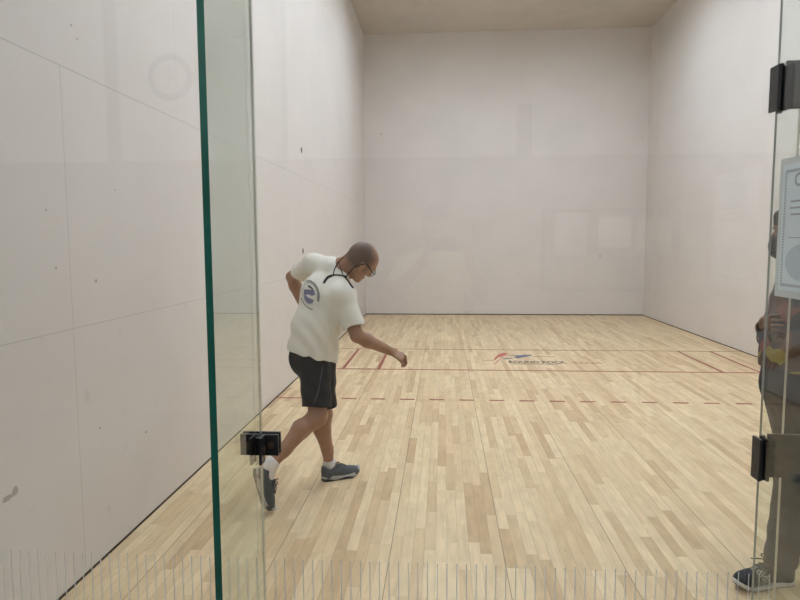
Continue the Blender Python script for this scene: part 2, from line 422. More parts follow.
def head_prims(c, f, u):
    f, u, _ = frame(f, u); r = np.cross(f, u); Rm = [r, f, u]
    def P(x, y, z): return c + x * r + y * f + z * u
    add = [(el(P(0, -.012, .022), (.076, .096, .092), Rm), .02), (el(P(0, .03, .012), (.067, .07, .078), Rm), .03),
           (el(P(0, .032, -.045), (.058, .062, .07), Rm), .025), (rc(P(-.045, .005, -.06), P(-.02, .075, -.1), .022, .02), .03),
           (rc(P(.045, .005, -.06), P(.02, .075, -.1), .022, .02), .03), (el(P(0, .08, -.105), (.026, .022, .02), Rm), .02),
           (rc(P(0, .098, .005), P(0, .118, -.036), .009, .014), .012), (rc(P(-.013, .104, -.04), P(.013, .104, -.04), .009, .009), .008),
           (rc(P(-.036, .09, .018), P(.036, .09, .018), .012, .012), .014),
           (rc(P(-.02, .096, -.066), P(.02, .096, -.066), .0065, .0065), .008), (rc(P(-.017, .095, -.077), P(.017, .095, -.077), .007, .007), .008)]
    carve = [(el(P(s * .033, .1, .0), (.015, .01, .009), Rm), .012) for s in (-1, 1)]
    eyes = [(el(P(s * .032, .083, -.001), (.013, .012, .0105), Rm), .003) for s in (-1, 1)]
    ears = []
    for s in (-1, 1):
        ears.append((el(P(s * .077, -.008, -.012), (.009, .02, .032), Rm), .008))
        ears.append((rc(P(s * .083, -.022, .01), P(s * .081, -.016, -.034), .006, .006), .005))
    return dict(P=P, add=add, carve=carve + [(rc(P(s * .1, .004, -.014), P(s * .079, .002, -.014), .0065, .0055), .003) for s in (-1, 1)], eyes=eyes, ears=ears, R=Rm)
def hand_prims(w, d, n, side, curl, spread=.06, thumb=.6, sc_=1.0):
    """w wrist, d direction to the fingers, n palm normal, side=+1 thumb lies along cross(d, n)"""
    d, n, l = frame(d, n); l = l * side; out = []
    out.append((er(w, w + d * .085 * sc_, (.026 * sc_, .016 * sc_), (.041 * sc_, .0135 * sc_), l), .012))
    for i, (L_, r) in enumerate(((.074, .0088), (.083, .0092), (.077, .0088), (.06, .0078))):
        off = (1.5 - i) * .0215 * sc_; p = w + d * (.082 - .004 * abs(1 - i)) * sc_ + l * off
        a = 0; q = d + l * (1.5 - i) * spread; q /= np.linalg.norm(q)
        for s_i, fr in enumerate((.44, .31, .25)):
            a += curl * (.75, 1.05, .8)[s_i]
            e = p + (q * math.cos(a) + n * math.sin(a)) * L_ * fr * sc_
            out.append((rc(p, e, r * sc_ * (1 - .07 * s_i), r * sc_ * (1 - .07 * (s_i + 1))), .0035)); p = e
    p = w + d * .026 * sc_ + l * .026 * sc_; t = d * .62 + l * (.75 - .5 * thumb) + n * (.25 + .5 * thumb); t /= np.linalg.norm(t)
    e = p + t * .042 * sc_; out.append((rc(p, e, .0155 * sc_, .0115 * sc_), .01))
    t2 = t + d * .5 - l * .35; t2 /= np.linalg.norm(t2); e2 = e + t2 * .03 * sc_; out.append((rc(e, e2, .011 * sc_, .0095 * sc_), .004))
    e3 = e2 + (t2 - l * .15) * .024 * sc_; out.append((rc(e2, e3, .0098 * sc_, .008 * sc_), .004)); return out
def limb_arm(S, E_, W_, f=1.0):
    S, E_, W_ = map(np.array, (S, E_, W_)); m = E_ + (W_ - E_) * .3
    return [(rc(S, E_, .052 * f, .04 * f), .02), (rc(S + (E_ - S) * .25, S + (E_ - S) * .65, .05 * f, .046 * f), .02), (rc(E_, m, .039 * f, .043 * f), .015), (rc(m, W_, .043 * f, .027 * f), .015)]
def limb_leg(H, K, A, back, f=1.0):
    H, K, A, back = map(lambda q: np.array(q, float), (H, K, A, back)); c = K + (A - K) * .32 + back * .018
    return [(rc(H, K, .076 * f, .056 * f), .03), (rc(K - back * .008, K + (A - K) * .1, .054 * f, .05 * f), .02), (rc(K + (A - K) * .06, c, .05 * f, .057 * f), .03),
            (rc(c, K + (A - K) * .75, .057 * f, .038 * f), .02), (rc(K + (A - K) * .7, A, .039 * f, .034 * f), .02)]
def build_body(name, prims, carve, late, m, h, parent=None):
    allp = [p for p, _ in prims] + [p for p, _ in late]
    lo = np.min([p[1] for p in allp], 0) - .03; hi = np.max([p[2] for p in allp], 0) + .03
    Fd = Field(lo, hi, h)
    for p, k in prims: Fd.add(p, k)
    for p, k in carve: Fd.add(p, k, 'carve')
    for p, k in late: Fd.add(p, k)
    return fmesh(name, Fd, m, parent, 1)

def shoe(owner, heel, toe_dir, up, mats, h=.0035, scale=1.0, lace=True, label=None, side_text=None, thick=1.0):
    t, u, _ = frame(toe_dir, up); l = np.cross(t, u); heel = np.array(heel, float)
    def P(x, y, z): return heel + scale * (x * l + y * t + z * u)
    def plan(g=0):
        segs = [((0, .04), (.004, .12), .034, .034), ((.004, .12), (.004, .205), .036, .046), ((.004, .205), (-.006, .252), .046, .034)]
        return segs, g
    def slab(z0, z1, g, spring=True):
        segs, _ = plan()
        def f(X, Y, Z):
            x, y, z = (X - heel[0]) / scale, (Y - heel[1]) / scale, (Z - heel[2]) / scale
            a = x * l[0] + y * l[1] + z * l[2]; b = x * t[0] + y * t[1] + z * t[2]; c = x * u[0] + y * u[1] + z * u[2]
            if spring: c = c - .9 * np.maximum(b - .2, 0) ** 2 * 4 - .6 * np.maximum(.03 - b, 0) ** 2 * 6
            d = None
            for (p, q, r1, r2) in segs:
                bx, by = q[0] - p[0], q[1] - p[1]; tt = np.clip(((a - p[0]) * bx + (b - p[1]) * by) / (bx * bx + by * by), 0, 1)
                e = np.sqrt((a - p[0] - tt * bx) ** 2 + (b - p[1] - tt * by) ** 2) - (r1 + (r2 - r1) * tt)
                d = e if d is None else np.minimum(d, e)
            top = z1 if not callable(z1) else z1(b)
            bot = z0 if not callable(z0) else z0(b)
            return np.maximum(d - g, np.maximum(bot - c, c - top)) * scale
        pts = np.array([P(sx, sy_, sz) for sx in (-.06, .06) for sy_ in (-.01, .3) for sz in (-.01, .05)])
        return f, pts.min(0), pts.max(0)
    pts = np.array([P(sx, sy_, sz) for sx in (-.06, .06) for sy_ in (-.02, .31) for sz in (-.01, .13)])
    lo, hi = pts.min(0) - .01, pts.max(0) + .01
    Fd = Field(lo, hi, h)
    Fd.many([rc(P(0, .042, .03), P(0, .04, .082), .037 * scale, .036 * scale), rc(P(0, .06, .05), P(.003, .15, .05), .038 * scale, .04 * scale), rc(P(.003, .1, .066), P(.002, .2, .044), .03 * scale, .032 * scale),
             el(P(0, .222, .036), (.046 * scale, .062 * scale, .036 * scale), [l, t, u])], .02)
    Fd.add(rc(P(0, .05, .085), P(0, .035, .17), .03 * scale, .04 * scale), .006, 'carve')
    Fd.add(er(P(0, -.1, -.006), P(0, .4, -.006), (.2, .026 * scale), (.2, .026 * scale), l), .003, 'carve')
    s = fmesh('shoe', Fd, mats[0], owner, 1)
    if label: s['label'] = label
    wav = lambda b: .014 + .007 * np.sin(b * 42 + .5) - .03 * np.clip(b - .1, 0, .2)
    Fm = Field(lo, hi, h); Fm.add(slab(wav if thick == 1 else 0.0, lambda b: thick * (.034 + .006 * np.sin(b * 30) * (thick == 1)), .003), .001); fmesh('midsole', Fm, mats[1], s, 1)
    Fo = Field(lo, hi, h); Fo.add(slab(0.0, (lambda b: wav(b) + .002) if thick == 1 else .007, .0035 if thick != 1 else .001), .001); fmesh('outsole', Fo, mats[2], s, 1)
    bv = surf(s)
    if lace:
        bm = bmesh.new()
        for i, y in enumerate((.105, .128, .15, .172)):
            z = .105; row = []
            for x in np.linspace(-.022, .022, 6):
                row.append(drop(bv, P(x, y, z), -u, .002))
            if all(q is not None for q in row):
                b2 = tube(row, .0028 * scale, 6); me_ = bpy.data.meshes.new('x'); b2.to_mesh(me_); bm.from_mesh(me_); b2.free()
        c0 = P(0, .1, .098)
        for pts_ in ((c0, P(.022, .112, .125), P(.05, .118, .112), P(.042, .11, .098), c0), (c0, P(-.02, .11, .122), P(-.045, .122, .11), P(-.034, .115, .098), c0), (c0, P(.02, .14, .108), P(.05, .168, .098)), (c0, P(-.02, .142, .106), P(-.05, .155, .09))):
            b2 = tube(pts_, .0026 * scale, 6); me_ = bpy.data.meshes.new('x'); b2.to_mesh(me_); bm.from_mesh(me_); b2.free()
        bm_obj('laces', bm, mats[3], s, True)
    return s, P, bv
def surf(o):
    me = o.data; return BVHTree.FromPolygons([v.co[:] for v in me.vertices], [p.vertices[:] for p in me.polygons])
def drop(bv, p, d, lift):
    d = np.array(d, float); d /= np.linalg.norm(d); h = bv.ray_cast(Vector(np.array(p, float).tolist()), Vector(d.tolist()), 3.0)
    if h[0] is None: return None
    return np.array(h[0]) - d * lift

# ------------------------------------------------------------------ court shell
WX, LY, HZ = 3.048, 12.192, 6.096
HALL_Y, HALL_X0, HALL_X1, HALL_Z = -4.0, -6.2, 5.2, 4.3
def st(name, o_label, a, b, m, bevel=0):
    o = boxo(name, a, b, m, None, bevel); tag(o, kind='structure'); return o
floor = st('floor', '', (-WX - .15, -.006, -.1), (WX + .15, LY + .15, 0), MT['floor'])
wl = st('wall_left', '', (-WX - .15, -.006, 0), (-WX, LY, HZ), MT['wall_l'])
wr = st('wall_right', '', (WX, -.006, 0), (WX + .15, LY, HZ), MT['wall_r'])
wf = st('wall_front', '', (-WX - .15, LY, 0), (WX + .15, LY + .15, HZ), MT['wall_f'])
wb = st('wall_back', '', (-WX - .15, -.12, 3.66), (WX + .15, -.006, HZ), MT['wall_f'])
# dark strips painted as the shadow gaps where wall panels meet the floor
st('gap_shade_left', '', (-WX, 0.02, 0), (-WX + .004, LY, .012), MT['gap_shade'])
st('gap_shade_right', '', (WX - .004, 0.02, 0), (WX, LY, .012), MT['gap_shade'])
st('gap_shade_front', '', (-WX, LY - .012, 0), (WX, LY, .018), MT['gap_shade'])
# ceiling with openings for the recessed lights
LXS, LYS, LW, LD = (-1.36, 1.36), (9.0, 6.65, 4.3, 2.15), .31, .61
xs = [-WX - .15]; ys = [-.12]
for x in LXS: xs += [x - LW, x + LW]
for y in sorted(LYS): ys += [y - LD, y + LD]
xs.append(WX + .15); ys.append(LY + .15)
bm = bmesh.new()
for i in range(len(xs) - 1):
    for j in range(len(ys) - 1):
        if i % 2 == 1 and j % 2 == 1: continue
        box(bm, np.array((xs[i], ys[j], HZ)), np.array((xs[i + 1], ys[j + 1], HZ + .16)))
bmesh.ops.remove_doubles(bm, verts=bm.verts, dist=1e-5)
ceil = bm_obj('ceiling', bm, MT['ceil']); tag(ceil, kind='structure')

def ceiling_light(x, y, z, w, d, deep, lamp, label, group):
    t = empty('ceiling_light', (x, y, z + deep)); tag(t, label, 'ceiling light', group)
    bm = bmesh.new(); th = .01
    for a, b in (((-w, -d, -deep), (-w + th, d, 0)), ((w - th, -d, -deep), (w, d, 0)), ((-w + th, -d, -deep), (w - th, -d + th, 0)), ((-w + th, d - th, -deep), (w - th, d, 0)), ((-w, -d, 0), (w, d, .012))):
        box(bm, np.array(a, float), np.array(b, float))
    bm_obj('housing', bm, MT['housing'], t)
    boxo('diffuser', (-w + th, -d + th, -.02), (w - th, d - th, -.004), lamp, t, )
    return t
names = ['nearest the front wall', 'second from the front wall', 'third from the front wall', 'nearest the glass']
for k, y in enumerate(LYS):
    for x in LXS:
        ceiling_light(x, y, HZ, LW, LD, .16, MT['lamp'], 'recessed ceiling light panel, %s, %s row' % (names[k], 'left' if x < 0 else 'right'), 'recessed lights in the court ceiling')

# court lines painted on the floor
def line(name, a, b, m, w=.038, label=None):
    o = boxo(name, (a[0], a[1], 0), (b[0], b[1], .0012), m, floor)
    if label: o['label'] = label
    return o
line('service_line', (-WX + .005, 7.62 - .017), (WX - .005, 7.62 + .017), MT['red_faint'], label='faint red line across the floor nearest the front wall')
line('short_line', (-WX + .005, 6.096 - .019), (WX - .005, 6.096 + .019), MT['red'], label='red line across the floor below the painted emblem')
for x in (-2.591, -2.134, 2.134, 2.591):
    line('service_box_line', (x - .019, 6.116), (x + .019, 7.602), MT['red'])
bm = bmesh.new()
Yd = 4.572
box(bm, np.array((-WX + .005, Yd - .019, 0)), np.array((-WX + .533, Yd + .019, .0012)))
box(bm, np.array((WX - .533, Yd - .019, 0)), np.array((WX - .005, Yd + .019, .0012)))
x = -WX + .533 + .1524
while x < WX - .6:
    box(bm, np.array((x, Yd - .019, 0)), np.array((x + .1524, Yd + .019, .0012))); x += .3048
o = bm_obj('receiving_line', bm, MT['red'], floor); o['label'] = 'dashed red line across the floor'

# emblem painted on the floor
def px_poly(name, polys, m, org, sc2, label):
    bm = bmesh.new()
    for pl in polys:
        pts = [un(org[0] + px / sc2, org[1] + py / sc2, 2, 0) for px, py in pl]
        poly_floor(bm, pts, 0, .001)
    o = bm_obj(name, bm, m, floor); o['label'] = label
S_ = 800 / 60
px_poly('emblem', [[(118, 268), (160, 212), (215, 186), (225, 160), (190, 158), (168, 172), (130, 205), (112, 205), (140, 160), (175, 128), (232, 105), (308, 108), (272, 138), (232, 150), (222, 186), (165, 222), (132, 262)]],
        MT['logo_red'], (485, 345), S_, 'red running figure shape of the floor emblem')
px_poly('emblem', [[(305, 130), (400, 138), (600, 130), (638, 140), (560, 155), (450, 178), (378, 170), (425, 155)], [(235, 178), (360, 170), (372, 180), (245, 192)]],
        MT['logo_blue'], (485, 345), S_, 'blue tapered swoosh of the floor emblem')
px_poly('emblem', [[(640, 150), (930, 152), (930, 157), (640, 156)], [(-40, 208), (112, 199), (112, 205), (-40, 213)]], MT['logo_gold'], (485, 345), S_, 'thin gold streaks of the floor emblem')
def floor_text(txt, x0, x1, y0, h, m, off, label):
    me = text_mesh(txt, 1.0, .004, off); xs_ = [v.co.x for v in me.vertices]; ys_ = [v.co.y for v in me.vertices]
    a, b, c, d = min(xs_), max(xs_), min(ys_), max(ys_)
    for v in me.vertices:
        v.co = ((v.co.x - a) / (b - a) * (x1 - x0) + x0, (v.co.y - c) / (d - c) * h + y0, .0003 + (v.co.z + .004) * .1)
    o = link('floor_lettering', me, m, floor); o['label'] = label
floor_text('ROUND ROCK', -.425, .33, 6.575, .165, MT['logo_navy'], .02, 'navy words ROUND ROCK')
floor_text('TEXAS', .42, .79, 6.58, .105, MT['logo_red'], -.004, 'red word TEXAS')
boxo('lettering_underline', (-.40, 6.515, 0), (.2, 6.532, .0008), MT['logo_navy'], floor)['label'] = 'thin navy rule under the words'

# marks on the left wall
def disc(name, y, z, ry, rz, m, parent, x=-WX, th=.0012, n=18, jag=0):
    bm = bmesh.new(); ring = []
    for a in np.linspace(0, 2 * math.pi, n, endpoint=False):
        j = 1 + jag * (random.random() - .5); ring.append((y + ry * j * math.cos(a), z + rz * j * math.sin(a)))
    lo = [bm.verts.new((x, p, q)) for p, q in ring]; hi = [bm.verts.new((x + th, p, q)) for p, q in ring]
    bm.faces.new(lo[::-1]); bm.faces.new(hi)
    for i in range(n): bm.faces.new((lo[i], lo[(i + 1) % n], hi[(i + 1) % n], hi[i]))
    bmesh.ops.recalc_face_normals(bm, faces=bm.faces); return bm_obj(name, bm, m, parent)
for y, z in ((5.957, 2.745), (5.938, 1.51)):
    disc('wall_plug', y, z, .034, .036, MT['scuff'], wl)
disc('scuff_mark', .555, .60, .03, .012, MT['scuffgrey'], wl, jag=.7)
disc('scuff_mark', .60, .612, .018, .016, MT['scuffgrey'], wl, jag=.7)
for px, py, r in ((71, 25, .006), (77, 39, .005), (96, 281, .009), (146, 432, .008), (100, 428, .006), (46, 210, .005), (56, 268, .006), (115, 190, .004)):
    p = un(px, py, 0, -WX); disc('scuff_mark', p[1], p[2], r * 1.3, r, MT['scuffgrey'], wl, jag=.6)
bm = bmesh.new()
for px, py, r in ((381, 134, .02), (519, 273, .014), (600, 256, .022), (642, 138, .016)):
    p = un(px, py, 1, LY); cyl(bm, (p[0], LY, p[2]), (p[0], LY - .001, p[2]), r, 10)
bm_obj('scuff_mark', bm, MT['scuffgrey'], wf)

# ------------------------------------------------------------------ glass back wall
JL, JR, JP, GT, GH = -1.84, -.437, -.378, .012, 3.655
def pane(name, x0, x1, z0=0.004, z1=GH, y0=-GT, y1=0, parent=None, gm='glass', em='edge_grey', thin=1, vis=0, em2=None):
    bm = bmesh.new(); box(bm, np.array((x0, y0, z0)), np.array((x1, y1, z1)))
    for f in bm.faces:
        f.material_index = 0 if abs(f.normal[thin]) > .9 else 1
        if f.material_index and thin == 1 and abs(f.normal.x) > .9 and f.normal.x != vis: f.material_index = 0
        if thin == 0 and f.normal.y > .9: f.material_index = 0
    return bm_obj(name, bm, [MT[gm], MT[em]], parent)
def stripes(p, x0, x1):
    bm = bmesh.new(); x = math.ceil((x0 + .008) / .0282) * .0282
    while x < x1 - .006:
        box(bm, np.array((x - .0013, -GT - .0006, .02)), np.array((x + .0013, -GT, .683 + random.uniform(-.003, .003)))); x += .0282
    o = bm_obj('frosted_stripes', bm, MT['stripe'], p); o['label'] = 'row of thin vertical frosted stripes'
    return o
panes = [(-WX + .004, JL - .001), (JL + .001, JR - .001), (JR + .001, JP - .001), (JP + .001, WX - .004)]
for i, (a, b) in enumerate(panes):
    p = pane('window_%d' % (i + 1), a, b, vis=(1, -1, -1, -1)[i], em=('edge_grey', 'edge_grey', 'edge_dim', 'edge_pale')[i]); tag(p, kind='structure')
    if i < 3: stripes(p, a, b)
# stiffening fin on the left joint
fin = empty('glass_fin', (JL, 0, 0)); tag(fin, 'tall clear glass fin with a thick dark green front edge', 'glass fin')
bm = bmesh.new(); box(bm, np.array((-.0085, -.372, .004)), np.array((.0085, -GT - .002, GH)))
for f in bm.faces: f.material_index = 0 if abs(f.normal.x) > .9 else (2 if f.normal.y < -.9 else (0 if f.normal.y > .9 else 1))
bm_obj('glass_blade', bm, [MT['fin'], MT['edge_grey'], MT['edge_green']], fin)['label'] = 'green tinted glass blade'
# patch bracket clamping the two panes and the fin
br = bm_b = bmesh.new(); box(bm_b, np.array((-.056, -GT - .013, 1.0)), np.array((.056, -GT - .001, 1.062)))
b1 = bm_obj('bracket', bm_b, MT['black'], fin, bevel=.003); b1['label'] = 'black clamp bracket with bronze screws'
bm_b = bmesh.new(); box(bm_b, np.array((-.056, .001, 1.0)), np.array((.056, .011, 1.062))); bm_obj('back_plate', bm_b, MT['black'], b1, bevel=.002)
for sx in (-1, 1):
    bm_b = bmesh.new(); box(bm_b, np.array((sx * .0095, -.062, .984)), np.array((sx * .0175, -GT - .012, 1.062))); bm_obj('clamp_jaw', bm_b, MT['black'], b1, bevel=.002)
    bm_b = bmesh.new(); cyl(bm_b, (sx * .034, -GT - .012, 1.031), (sx * .034, -GT - .016, 1.031), .0095); bm_obj('screw', bm_b, MT['bronze'], b1)
bm_b = bmesh.new(); cyl(bm_b, (.017, -.036, 1.022), (.021, -.036, 1.022), .009); bm_obj('screw', bm_b, MT['bronze'], b1)

# open glass door, hinged at the right joint and standing out towards the hall
DX = JR
door = pane('door_1', DX - .006, DX + .006, .012, 2.9, -.93, -.018, gm='doorg', em='edge_grey', thin=0); tag(door, kind='structure')
for zc, hh in ((1.017, .058), (2.008, .058)):
    bm_b = bmesh.new(); box(bm_b, np.array((DX - .0145, -.038, zc - hh)), np.array((DX - .0065, .006, zc + hh)))
    h1_ = bm_obj('hinge', bm_b, MT['black'], door, bevel=.002)
    bm_b = bmesh.new(); box(bm_b, np.array((DX + .0065, -.038, zc - hh)), np.array((DX + .0145, -.004, zc + hh))); bm_obj('hinge_leaf', bm_b, MT['black'], h1_, bevel=.002)
    bm_b = bmesh.new(); box(bm_b, np.array((DX + .014, -.022, zc - hh + .006)), np.array((DX + .135, -GT - .001, zc + hh + .012))); bm_obj('hinge_leaf', bm_b, MT['black'], h1_, bevel=.002)
    bm_b = bmesh.new(); cyl(bm_b, (DX + .004, -.012, zc - hh - .004), (DX + .004, -.012, zc + hh + .006), .0075); bm_obj('hinge_pin', bm_b, MT['black'], h1_)
    for z in (-.028, .028):
        bm_b = bmesh.new(); cyl(bm_b, (DX - .0160, -.012, zc + z), (DX - .0142, -.012, zc + z), .004); bm_obj('screw', bm_b, MT['bronze'], h1_)
# pull handle on the far edge of the door
bm_b = tube([(DX - .006, -.86, .95), (DX - .06, -.86, .95), (DX - .06, -.86, 1.2), (DX - .006, -.86, 1.2)], .009, 10); bm_obj('door_handle', bm_b, MT['black'], door, True)

# notice taped to the door
SX = DX - .006
sign = empty('notice_sign', (SX, -.203, 1.47)); tag(sign, 'pale blue printed notice in a grey plastic sleeve on the glass door', 'sign')
W2, H2 = .14, .35
def sb(name, y0, z0, y1, z1, d0, d1, m, parent=sign, bevel=0):      # y runs to the reader's right = towards -Y
    return boxo(name, (-d1, .14 - y0, z0), (-d0, .14 - y1, z1), m, parent, bevel)
sb('plastic_sleeve', 0, 0, .28, H2, .0005, .004, MT['sleeve'], bevel=.0015)
pp = sb('paper', .016, .018, .264, H2 - .016, .004, .0046, MT['paper'])
bm = bmesh.new()
def zig(y0, z0, y1, z1, n):
    for i in range(n):
        t0, t1 = i / n, (i + .5) / n; a = (y0 + (y1 - y0) * t0, z0 + (z1 - z0) * t0); b = (y0 + (y1 - y0) * t1, z0 + (z1 - z0) * t1); w = .0035
        if abs(y1 - y0) > abs(z1 - z0): box(bm, np.array((-.0052, .14 - a[0], a[1] - w)), np.array((-.0046, .14 - b[0], a[1] + w)))
        else: box(bm, np.array((-.0052, .14 - a[0] + w, a[1])), np.array((-.0046, .14 - a[0] - w, b[1])))
zig(.03, .032, .03, .315, 40); zig(.25, .032, .25, .315, 40); zig(.03, .032, .25, .032, 32); zig(.03, .316, .25, .316, 32)
bm_obj('paper_border', bm, MT['ink'], pp)
bm = bmesh.new()
for (a, z, b) in ((.058, .238, .22), (.056, .222, .205), (.06, .206, .23), (.054, .15, .232)):
    box(bm, np.array((-.0052, .14 - a, z)), np.array((-.0046, .14 - b, z + (.0045 if z > .16 else .002))))
bm_obj('printed_lines', bm, MT['ink'], pp)
me = text_mesh('C', .045, .0003, .001)
Mt = np.array([[0, 0, -1], [-1, 0, 0], [0, 1, 0]], float)
for v in me.vertices: v.co = (Mt @ np.array(v.co) + np.array((-.005, .14 - .07, .277))).tolist()
link('printed_letter', me, MT['ink'], pp)
bm = bmesh.new(); bmesh.ops.create_circle(bm, cap_ends=True, segments=32, radius=1, matrix=Matrix.Translation((-.0049, .14 - .12, .09)) @ Matrix(((0, 0, -1, 0), (-.075, 0, 0, 0), (0, .045, 0, 0), (0, 0, 0, 1))))
bm_obj('printed_picture', bm, MT['inkblue'], pp)

# ------------------------------------------------------------------ hall behind the camera (seen in the glass)
hf = st('floor_hall', '', (HALL_X0, HALL_Y, -.1), (HALL_X1, -.006, -.002), MT['hall_floor'])
hb = st('wall_hall', '', (HALL_X0, HALL_Y - .1, -.1), (HALL_X1, HALL_Y, 2.375), MT['hall_low'])
st('wall_hall_upper', '', (HALL_X0, HALL_Y - .1, 2.375), (HALL_X1, HALL_Y, HALL_Z), MT['hall_up'])
st('trim_1', '', (-.665, HALL_Y, 1.99), (-.53, HALL_Y + .02, 2.83), MT['hall_trim'])
st('trim_2', '', (-4.42, HALL_Y, 1.99), (-4.3, HALL_Y + .02, HALL_Z), MT['hall_trim'])
st('trim_3', '', (HALL_X0, HALL_Y, 1.985), (HALL_X1, HALL_Y + .012, 2.01), MT['hall_trim'])
st('wall_hall_left', '', (HALL_X0 - .1, HALL_Y - .1, -.1), (HALL_X0, -.12, HALL_Z), MT['hall_up'])
st('wall_hall_right', '', (HALL_X1, HALL_Y - .1, -.1), (HALL_X1 + .1, -.12, HALL_Z), MT['hall_up'])
st('wall_hall_front_left', '', (HALL_X0 - .1, -.12, -.1), (-WX - .15, -.006, HALL_Z), MT['hall_up'])
st('wall_hall_front_right', '', (WX + .15, -.12, -.1), (HALL_X1 + .1, -.006, HALL_Z), MT['hall_up'])
st('ceiling_hall', '', (HALL_X0 - .1, HALL_Y - .1, HALL_Z), (HALL_X1 + .1, -.12, HALL_Z + .1), MT['hall_up'])
for x, nm in ((-3.6, 'left'), (-.9, 'middle'), (3.4, 'right')):  # unseen panels added to light the hall; middle one placed to light the notice
    t = empty('ceiling_light', (x, -2.3, HALL_Z)); tag(t, 'unseen light panel added on the hall ceiling, %s one of three' % nm, 'ceiling light', 'added light panels in the hall')
    boxo('housing', (-.62, -.32, -.05), (.62, .32, -.001), MT['housing'], t); boxo('diffuser', (-.58, -.28, -.06), (.58, .28, -.05), MT['hallfill'], t)
bd = empty('bulletin_board', (.175, HALL_Y, 1.16)); tag(bd, 'dark framed bulletin board mirrored faintly in the glass over the front wall', 'bulletin board')
boxo('board_panel', (-.57, .002, .03), (.57, .0238, .715), MT['cork'], bd)
bm = bmesh.new()
for a, b in (((-.61, .002, 0), (.61, .024, .035)), ((-.61, .002, .71), (.61, .024, .745)), ((-.61, .002, .035), (-.575, .024, .71)), ((.575, .002, .035), (.61, .024, .71))): box(bm, np.array(a), np.array(b))
bm_obj('board_frame', bm, MT['boardframe'], bd)
for i, (x0, z0, x1, z1, lb) in enumerate(((-.31, 1.492, -.03, 1.87, 'white notice at the left of the mirrored bulletin board'), (.07, 1.56, .35, 1.83, 'pale notice in the middle of the mirrored bulletin board'), (.40, 1.5, .70, 1.82, 'white notice at the right of the mirrored bulletin board'))):
    p = boxo('paper_notice', (x0, HALL_Y + .0239, z0), (x1, HALL_Y + .0249, z1), MT['white' if i != 1 else 'sleeve']); tag(p, lb, 'notice', 'notices on the bulletin board')
ck = empty('wall_clock', (-3.8, HALL_Y, 3.12)); tag(ck, 'round pale wall clock with grey rim mirrored in the left glass', 'clock')
bm = bmesh.new(); bmesh.ops.create_cone(bm, cap_ends=True, segments=48, radius1=.17, radius2=.17, depth=.03, matrix=Matrix.Translation((0, .02, 0)) @ Matrix.Rotation(math.pi / 2, 4, 'X')); bm_obj('clock_face', bm, MT['white'], ck)
bm = bmesh.new(); pts = [bm.verts.new(((.18 + .03 * math.cos(b)) * math.cos(a), .03 + .025 * math.sin(b), (.18 + .03 * math.cos(b)) * math.sin(a))) for a in np.linspace(0, 2 * math.pi, 48, endpoint=False) for b in np.linspace(0, 2 * math.pi, 10, endpoint=False)]
for i in range(48):
    for j in range(10): bm.faces.new((pts[i * 10 + j], pts[((i + 1) % 48) * 10 + j], pts[((i + 1) % 48) * 10 + (j + 1) % 10], pts[i * 10 + (j + 1) % 10]))
bmesh.ops.recalc_face_normals(bm, faces=bm.faces); bm_obj('clock_rim', bm, MT['clockrim'], ck, True)
bm = bmesh.new(); box(bm, np.array((-.004, .036, -.01)), np.array((.004, .039, .11))); bm_obj('minute_hand', bm, MT['black'], ck)
bm = bmesh.new(); box(bm, np.array((-.01, .036, -.005)), np.array((.08, .039, .005))); bm_obj('hour_hand', bm, MT['black'], ck)
#PEOPLE#
# ------------------------------------------------------------------ people
A3 = lambda *q: np.array(q, float)
def nrm(v): v = np.array(v, float); return v / np.linalg.norm(v)

# ---- the player, bending over a low swing
pel = U(314, 350, 2.10); wst = U(317, 326, 2.10); che = U(325, 295, 2.12); c7 = U(336, 270, 2.15)
shR = U(343, 296, 2.03); shL = U(313, 264, 2.23)
ub = nrm(shR - shL); hipu = nrm((.5, -.86, 0)); midu = nrm(ub * .5 + hipu * .5)
elR = U(357, 336, 1.99); wrR = U(390, 351, 2.12)
elL = U(292, 277, 2.42); wrL = U(303, 306, 2.52)
hpR = U(313, 351, 2.055); knR = U(318, 416, 1.97); anR = U(272, 463, 1.80)
hpL = U(320, 351, 2.165); knL = U(323, 413, 2.26); anL = U(329, 463, 2.37)
hc = U(361.5, 260, 2.12); hf_ = nrm((.56, .54, -.62)); hu_ = (.52, -.26, .80)
HD = head_prims(hc, hf_, hu_)
prims = [(er(pel, wst, (.135, .105), (.13, .098), midu), .05), (er(wst, che, (.13, .098), (.15, .108), ub), .05), (er(che, c7, (.145, .1), (.07, .06), ub), .05),
         (rc(shL * .8 + c7 * .2, shL, .05, .055), .04), (rc(shR * .8 + c7 * .2, shR, .05, .055), .04), (rc(c7, shL, .05, .045), .04), (rc(c7, shR, .05, .045), .04),
         (rc(c7, HD['P'](0, -.03, -.055), .062, .06), .03), (rc(c7 * .4 + HD['P'](0, .03, -.1) * .6, HD['P'](0, .01, -.06), .05, .052), .03)]
prims += limb_arm(shR, elR, wrR) + limb_arm(shL, elL, wrL)
prims += limb_leg(hpR, knR, anR, nrm((-.6, -.1, .6))) + limb_leg(hpL, knL, anL, nrm((-1, -.3, 0)))
tR = nrm(U(268, 512, 1.79) - U(255, 469, 1.76)); uR = nrm(A3(.93, .1, .3))
heelR = U(252.5, 468.5, 1.77)
hl, tl = un(321, 481.5, 2, 0.0), un(360, 474, 2, 0.0); tL = nrm(tl - hl); tL[2] = 0; tL = nrm(tL)
heelL = hl + tL * .0
prims += [(rc(anR, heelR + tR * .1 + uR * .05, .036, .035), .02), (rc(heelR + tR * .05 + uR * .05, heelR + tR * .2 + uR * .04, .03, .03), .02)]
prims += [(rc(anL, heelL + tL * .1 + A3(0, 0, .05), .036, .035), .02), (rc(heelL + tL * .05 + A3(0, 0, .05), heelL + tL * .2 + A3(0, 0, .04), .03, .03), .02)]
hd_ = nrm(U(411, 362, 2.14) - wrR)
